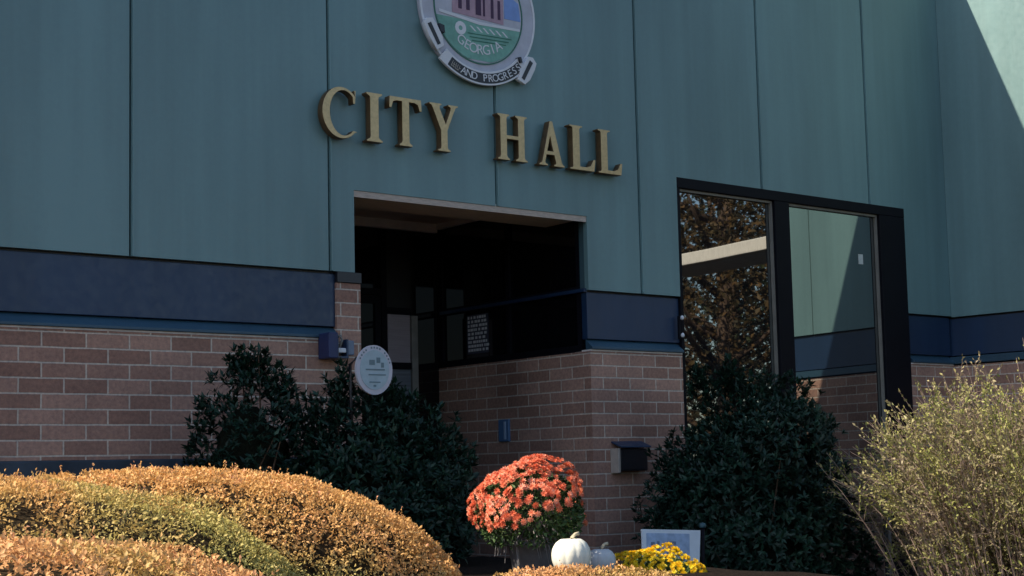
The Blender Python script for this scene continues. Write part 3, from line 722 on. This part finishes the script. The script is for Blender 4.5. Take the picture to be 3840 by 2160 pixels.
# wispy bush on the right
def wispy(name, base, label, spread, height, nst, mat, smat, leaf=.029, seed=5, per=34):
    r_ = np.random.default_rng(seed); gz = float(ground_z(base[0], base[1])); b = np.array([base[0], base[1], gz])
    E_ = empty(name, b); tag(E_, label, 'shrub')
    sm = MB(); B_, D_, T_ = [], [], []
    for i in range(nst):
        th = r_.uniform(0, 2 * math.pi); rad = math.sqrt(r_.random()); out = np.array([math.cos(th), math.sin(th), 0])
        h = height * (1 - .34 * rad ** 2.4) * r_.uniform(.55, 1.0) ** .6 * (.86 + .28 * float(vnoise(np.array([[b[0] + out[0] * rad * 3, out[1] * rad * 3 + 40, 2.]]))[0]))
        s0 = b + out * rad * r_.uniform(.1, .7) * spread
        tipp = b + out * rad * spread * r_.uniform(.85, 1.08) + np.array([0, 0, h]) + r_.normal(size=3) * .05
        ctrl = s0 * .5 + tipp * .5 + np.array([0, 0, h * .08]) - out * rad * spread * .08 + r_.normal(size=3) * .12
        pts = [(1 - t) ** 2 * s0 + 2 * t * (1 - t) * ctrl + t * t * tipp for t in np.linspace(0, 1, 6)]
        sm.tube(pts, np.linspace(.006, .0015, 6), 4, cap=False)
        tw = unit((tipp - ctrl)[None])[0]
        st_ = r_.uniform(0, .45)
        for k2 in range(per):
            t = r_.uniform(.12, 1) ** .75; p_ = (1 - t) ** 2 * s0 + 2 * t * (1 - t) * ctrl + t * t * tipp
            B_.append(p_ + r_.normal(size=3) * .007); D_.append(tw * .9 + r_.normal(size=3) * .55); T_.append(st_ + .35 * t)
        for k2 in range(7):   # side twigs
            t = r_.uniform(.25, .98); p_ = (1 - t) ** 2 * s0 + 2 * t * (1 - t) * ctrl + t * t * tipp
            e_ = p_ + unit((tw + r_.normal(size=3) * .6)[None])[0] * r_.uniform(.06, .2)
            sm.tube([p_, e_], [.002, .001], 3, cap=False)
            for q_ in np.linspace(.2, 1, 8): B_.append(p_ + (e_ - p_) * q_ + r_.normal(size=3) * .004); D_.append(unit((e_ - p_)[None])[0] * .8 + r_.normal(size=3) * .5); T_.append(st_ + .35 * t)
    obj('stem', sm, smat, E_)
    B_, D_ = np.array(B_), np.array(D_); sz = leaf * r_.uniform(.5, 1.35, len(B_))
    leaf_mesh('foliage', B_, D_, rdir(len(B_)), sz, sz * .5, mat, E_, tone=r_.random(len(B_)) * .25 + np.array(T_))
    return E_
ML_wisp = m_leaf('wispy_leaves', [(0, (.09, .085, .045)), (.3, (.18, .19, .065)), (.6, (.30, .32, .09)), (.85, (.42, .42, .12)), (1, (.54, .52, .24))], .25, .5,
                 patch=[(0, (.12, .08, .075)), (.4, (.22, .17, .12)), (.8, (.37, .31, .17)), (1, (.50, .43, .27))], pscale=3.2)
M['wstem'] = vary('wisp_stem', (.30, .22, .18), .4, 10, .8, .2)
wispy('wispy_bush', (6.34, -3.2), 'sunlit yellow-green twiggy bush on the right before the wing', 1.70, 1.97, 1750, ML_wisp, M['wstem'])

# grass-like tuft at the foot of the bush
def tuft(px, py, Y, label, n=70, L=.3):
    p = at(px, py, Y); gz = float(ground_z(p[0], p[1])); b = np.array([p[0], Y, gz])
    B_ = b + np.column_stack([rng.normal(size=(n, 2)) * .05, np.zeros(n)])
    th = rng.uniform(0, 6.28, n); d = np.column_stack([np.cos(th) * .8, np.sin(th) * .8, rng.uniform(.3, 1.4, n)])
    o = leaf_mesh('grass_tuft', B_, d, np.tile([0, 0, 1.], (n, 1)), rng.uniform(.5, 1, n) * L, np.full(n, .012), m_leaf('blade', [(0, (.06, .10, .04)), (.6, (.14, .2, .08)), (1, (.5, .5, .42))], .2), None, origin=b)
    tag(o, label, 'grass clump')
tuft(2105, 1420, -2.4, 'tuft of narrow pale-edged blades at the left foot of the twiggy bush', 60, .34)

# ------------------------------------------------------------------ chrysanthemums
def bloom_dome(name, c, rad, n, size, mat, parent, petals=9, zmin=-.05, keep=None):
    P_, N_ = hemi_points(n, np.array(c), np.array(rad), zmin, 2.1)
    P_ = P_ + N_ * ((vnoise(P_ * 7) - .5) * .11)[:, None]
    if keep is not None: m_ = keep(P_); P_, N_ = P_[m_], N_[m_]
    B_, D_, U_, T_ = [], [], [], []
    for p_, n_ in zip(P_, N_):
        n_ = unit((n_ + rng.normal(size=3) * .25)[None])[0]; a = unit(np.cross(n_, [.3, .2, 1])[None])[0]; b = np.cross(n_, a); t0 = rng.random()
        tn = rng.random()
        for ring, (rs, up) in enumerate(((1, .25), (.7, .8), (.42, 1.8))):
            for q in range(petals - ring * 2):
                th = 2 * math.pi * (q + .5 * ring) / (petals - ring * 2) + t0
                d = a * math.cos(th) + b * math.sin(th) + n_ * up * rng.uniform(.7, 1.3)
                B_.append(p_ + n_ * .004 * ring); D_.append(unit(d[None])[0] * rs); U_.append(n_); T_.append(tn * .7 + .3 * rng.random())
    B_ = np.array(B_); D_ = np.array(D_); L_ = np.linalg.norm(D_, axis=1) * size * .5
    return leaf_mesh(name, B_, D_, np.array(U_), L_, L_ * .5, mat, parent, tone=np.array(T_), fold=-.12)
def mum(name, c, r, zr, label, stops, nb, size, keep=None):
    gz = float(ground_z(c[0], c[1])); E_ = empty(name, (c[0], c[1], gz)); tag(E_, label, 'potted flowers')
    bloom_dome('blossoms', c, (r, r, zr), nb, size, m_leaf(name + '_petals', stops, .25, .5), E_, keep=keep, zmin=-.35)
    n = 4200; P_, N_ = hemi_points(n, np.array(c) - [0, 0, .02], np.array([r * .90, r * .90, zr * .88]), -.75, 2.1)
    P_ = P_ - N_ * (rng.random(n) ** 2 * .09)[:, None]
    ln = rng.uniform(.022, .045, n)
    leaf_mesh('foliage', P_, unit(N_ * .7 + rdir(n)), rdir(n), ln, ln * .5, m_leaf(name + '_leaves', [(0, (.02, .045, .015)), (.6, (.06, .12, .035)), (1, (.16, .24, .09))], .2), E_)
    return E_, gz
c = at(1332, 1262, -2.75)
cc = (c[0], -2.75, c[2] - .045)
E1, gz = mum('chrysanthemum', cc, .325, .275, 'big coral orange chrysanthemum dome in a grey pot', [(0, (.58, .10, .05)), (.4, (.80, .22, .11)), (.75, (.88, .34, .20)), (1, (.92, .58, .46))], 820, .05,
             keep=lambda P: (P[:, 2] > cc[2] - .04 + .10 * np.clip((P[:, 0] - cc[0] + .16) / .25, -1.6, 1.2)) | (rng.random(len(P)) < .10))
potc = (cc[0] + .02, cc[1], gz - .03)
obj('pot', MB().lathe(potc, [(.001, 0), (.105, 0), (.112, .01), (.145, .20), (.158, .205), (.158, .235), (.148, .235), (.14, .20), (.001, .19)], 40), vary('pot_grey', (.16, .16, .17), .25, 14, .7, .3), E1, smooth=True)
mb = MB()
for i in range(46):
    th = random.uniform(0, 6.28); rr_ = random.uniform(.10, .16); q0 = (cc[0] + rr_ * .6 * math.cos(th), cc[1] + rr_ * .6 * math.sin(th), cc[2] - .06)
    q1 = (cc[0] + rr_ * 1.3 * math.cos(th), cc[1] + rr_ * 1.3 * math.sin(th), cc[2] - .16); q2 = (cc[0] + rr_ * 1.45 * math.cos(th + .1), cc[1] + rr_ * 1.45 * math.sin(th + .1), cc[2] - random.uniform(.22, .33))
    mb.tube([q0, q1, q2], [.003, .004, .002], 4)
obj('drooping_stem', mb, vary('dry_stem', (.20, .19, .19), .3, 10, .8, .2), E1)
c = at(1650, 1452, -3.0)
cc2 = (c[0], -3.0, c[2] - .06)
E2, gz2 = mum('chrysanthemum', cc2, .29, .225, 'bright yellow chrysanthemum in front of the small tilted sign', [(0, (.78, .44, .01)), (.4, (.90, .62, .015)), (.8, (.93, .74, .03)), (1, (.95, .85, .2))], 900, .038)
obj('pot', MB().lathe((cc2[0], cc2[1], cc2[2] - .2), [(.001, 0), (.09, 0), (.12, .17), (.13, .175), (.13, .2), (.001, .19)], 32), vary('pot_brown', (.10, .05, .03), .2, 14, .7, .3), E2, smooth=True)

# ------------------------------------------------------------------ pumpkins
def pumpkin(px, py, Y, r, h, label, col, tilt, stem_dir):
    p = at(px, py, Y); E_ = empty('pumpkin', (p[0], Y, p[2] - h / 2)); tag(E_, label, 'pumpkin', 'pumpkins by the flower pots')
    prof = [(.001, .06 * h), (.25 * r, .015 * h), (.55 * r, 0), (.82 * r, .13 * h), (.97 * r, .34 * h), (r, .52 * h), (.95 * r, .7 * h), (.78 * r, .87 * h), (.52 * r, .98 * h), (.28 * r, .985 * h), (.10 * r, .92 * h), (.001, .90 * h)]
    pp = []
    for i in range(len(prof) - 1):
        for t in (0, .5): pp.append((prof[i][0] * (1 - t) + prof[i + 1][0] * t, prof[i][1] * (1 - t) + prof[i + 1][1] * t))
    pp.append(prof[-1])
    b = obj('flesh', MB().lathe((p[0], Y, p[2] - h / 2), pp, 96, 11, .05), col, E_, smooth=True)
    sm = b.modifiers.new('s', 'SUBSURF'); sm.levels = 1; sm.render_levels = 1
    z = p[2] - h / 2 + .93 * h; d = np.array(stem_dir)
    obj('stem', MB().tube([(p[0], Y, z - .01), np.array([p[0], Y, z + .015]) + d * .008, np.array([p[0], Y, z + .034]) + d * .03, np.array([p[0], Y, z + .037]) + d * .055], [.016, .011, .009, .011], 8), vary('pumpkin_stem', (.55, .47, .32), .2, 30, .8, .2), E_, smooth=True)
    return E_
Mp = vary('white_rind', (.80, .80, .70), .05, 6, .45, .4, bump=.15, bscale=30)
Mp2 = vary('shaded_rind', (.55, .58, .60), .12, 8, .45, .4, bump=.15, bscale=30)  # greyed rind: the bigger pumpkin's shade put into the colour
pumpkin(1437, 1398, -3.25, .110, .19, 'larger round white pumpkin left of the greyish one', Mp, 0, (.95, -.1, 0))
pumpkin(1512, 1410, -3.02, .086, .135, 'smaller pale pumpkin with painted grey-green shade and a curved stem', Mp2, 0, (.8, -.2, 0))

# ------------------------------------------------------------------ small tilted sign
def quad_sign():
    Y = -2.1
    a, b_, c_, d_ = at(1615, 1331, Y), at(1762, 1334, Y), at(1745, 1440, Y - .06), at(1617, 1440, Y - .06)
    E_ = empty('garden_sign', (float(b_[0]), Y, float(ground_z(b_[0], Y)))); tag(E_, 'small white and blue sign plate on a dark post behind the yellow flowers', 'sign')
    U = unit((b_ - a)[None])[0]; V = unit((d_ - a)[None])[0]; N = np.cross(U, V); N = N * (1 if N[1] < 0 else -1)
    def pl(name, pts, off, th, mat, parent):
        P = [a + U * u + V * v for u, v in pts]; n = len(P)
        m_ = MB().add([p + N * (off - th) for p in P] + [p + N * off for p in P], [tuple(range(n, 2 * n)), tuple(range(n))[::-1]] + [(i, (i + 1) % n, n + (i + 1) % n, n + i) for i in range(n)])
        return obj(name, m_, mat, parent)
    Wd = np.linalg.norm(b_ - a); Hd = np.linalg.norm(d_ - a)
    f = pl('plate', [(0, 0), (Wd, 0), (Wd * .955, Hd), (0.01, Hd)], 0, .012, vary('sign_white', (.62, .68, .74), .06, 8, .4, .5, bump=0), E_)
    pl('picture', [(Wd * .07, Hd * .09), (Wd * .80, Hd * .09), (Wd * .79, Hd * .9), (Wd * .07, Hd * .9)], .003, .002, vary('sign_picture', (.30, .40, .56), .25, 14, .5, .4, bump=0), f)
    mb = MB()
    for (u0, u1, v0, v1) in ((.14, .2, .3, .55), (.24, .28, .28, .55), (.42, .46, .42, .62), (.52, .56, .42, .62), (.42, .56, .28, .36), (.14, .7, .7, .74), (.14, .55, .8, .84)):
        P = [a + U * Wd * u + V * Hd * v for u, v in ((u0, v0), (u1, v0), (u1, v1), (u0, v1))]
        mb.add([p + N * .0035 for p in P] + [p + N * .005 for p in P], [(0, 3, 2, 1), (4, 5, 6, 7), (0, 1, 5, 4), (1, 2, 6, 5), (2, 3, 7, 6), (3, 0, 4, 7)])
    obj('printed_marks', mb, vary('sign_marks', (.12, .16, .24), .1, bump=0), f)
    pb = b_ + U * .022; g0 = float(ground_z(pb[0], Y)) - .05
    obj('post', MB().tube([(pb[0] - .02, Y + .0, g0), (pb[0], Y + .0, pb[2] + .02)], .014, 10), M['frame'], E_, smooth=True)
    obj('post_cap', MB().lathe((pb[0], Y, pb[2] + .018), [(.001, 0), (.022, 0), (.026, .012), (.02, .03), (.001, .036)], 16), vary('cap_teal', (.03, .08, .10), .1, bump=0), E_, smooth=True)
quad_sign()

# ------------------------------------------------------------------ oval plaque
Y = -1.12
c = at(938, 931, Y); ox, oz = c[0], c[2]
rx = (at(984, 931, Y)[0] - at(893, 931, Y)[0]) / 2; rz = (at(938, 868, Y)[2] - at(938, 993, Y)[2]) / 2
OV = empty('oval_plaque', (ox, Y, float(ground_z(ox, Y)))); tag(OV, 'oval white and grey-blue plaque on a dark stake above the evergreen shrub', 'plaque')
ell = lambda k, n=36: [(ox + rx * k * math.cos(t), oz + rz * k * math.sin(t)) for t in np.linspace(0, 2 * math.pi, n, endpoint=False)]
def plq(name, loops, y0, y1, mat, parent): return plate(name, loops, y0, y1, mat, parent)
dsk = plq('board', [ell(1)], Y - .02, Y, vary('plaque_white', (.52, .52, .58), .08, 10, .5, .4, bump=0), OV)
plq('field', [ell(.80)], Y - .024, Y - .0202, vary('plaque_field', (.36, .47, .52), .12, 14, .5, .4, bump=0), dsk)
mb = MB()
for i in range(15):      # border lettering too small to read, as short strokes
    t = R(20 + 140 * i / 14)
    if i % 5 == 4: continue
    x_, z_ = ox + rx * .9 * math.cos(t), oz + rz * .9 * math.sin(t); mb.box(x_ - .005, x_ + .005, Y - .0222, Y - .0201, z_ - .006, z_ + .006)
for (u0, u1, v0, v1) in ((-.5, .55, -.02, .04), (-.35, .6, -.22, -.17), (-.3, .3, -.52, -.47), (-.08, .06, -.68, -.6), (.1, .3, .28, .5), (-.3, .0, .2, .4), (.35, .5, .1, .3)):
    mb.box(ox + rx * u0, ox + rx * u1, Y - .026, Y - .0241, oz + rz * v0, oz + rz * v1)
obj('marks', mb, vary('plaque_marks', (.13, .2, .23), .1, bump=0), dsk)
q = at(885, 935, Y)
obj('stake', MB().tube([(q[0] + .02, Y + .02, float(ground_z(q[0], Y)) - .05), (q[0] + .0, Y + .02, q[2] - .05), (q[0], Y + .02, q[2] + .05), (q[0] + .05, Y + .015, q[2] + .095)], .011, 8), M['black'], OV, smooth=True)

# ------------------------------------------------------------------ trees across the lawn, mirrored in the glass
ML_aut = m_leaf('autumn_leaves', [(0, (.025, .022, .009)), (.4, (.07, .048, .017)), (.75, (.11, .068, .024)), (1, (.17, .09, .03))], .3, .6)
ML_dk = m_leaf('dark_leaves', [(0, (.012, .02, .01)), (.5, (.03, .045, .018)), (1, (.075, .08, .03))], .2, .6)
def tree(x, y, h, cr_, label, mat, n=9000, low=.15):
    gz = float(ground_z(x, y)); E_ = empty('tree', (x, y, gz)); tag(E_, label, 'tree', 'trees mirrored in the window')
    mb = MB(); mb.tube([(x, y, gz - .1), (x + .1, y, gz + h * .3), (x, y + .1, gz + h * .75)], [.2, .15, .04], 10)
    for i in range(12):
        z = gz + h * random.uniform(.22, .7); th = random.uniform(0, 6.28); L = cr_ * random.uniform(.5, .9)
        mb.tube([(x, y, z), (x + L * .5 * math.cos(th), y + L * .5 * math.sin(th), z + L * .3), (x + L * math.cos(th), y + L * math.sin(th), z + L * .7)], [.07, .04, .012], 6)
    obj('trunk', mb, M['stem'], E_, smooth=True)
    c_ = np.array([x, y, gz + h * (.5 + low * .5)]); nc = 70
    cl = rdir(nc) * (rng.random(nc) ** .45)[:, None] * np.array([cr_, cr_, h * (.5 - low * .5)]) + c_
    P_ = np.repeat(cl, n // nc, 0); P_ = P_ + rng.normal(size=P_.shape) * cr_ * .17; P_ = P_[P_[:, 2] > gz + .3]
    s_ = rng.uniform(.07, .14, len(P_)); leaf_mesh('crown', P_, rdir(len(P_)), rdir(len(P_)), s_, s_ * .6, mat, E_, tone=rng.random(len(P_)))
tree(13.6, -7.2, 8, 2.4, 'nearest autumn brown tree mirrored behind the canopy beam', ML_aut)
tree(17.0, -5.4, 10, 3.2, 'tall dark evergreen mirrored behind the wing end', ML_dk, 12000, 0)
tree(16.5, -9.8, 11, 3.4, 'wide golden brown tree mirrored behind the nearest one', ML_aut, 13000, 0)
tree(21.5, -8.4, 13, 4.2, 'dark tree farthest along the lawn in the mirror image', ML_dk, 14000, 0)
tree(18.5, -7.6, 10, 3.0, 'dense dark tree close behind the golden brown one', ML_dk, 14000, 0)
tree(20.5, -13.5, 13, 4.4, 'dark spreading tree farthest from the building', ML_dk, 14000, 0)
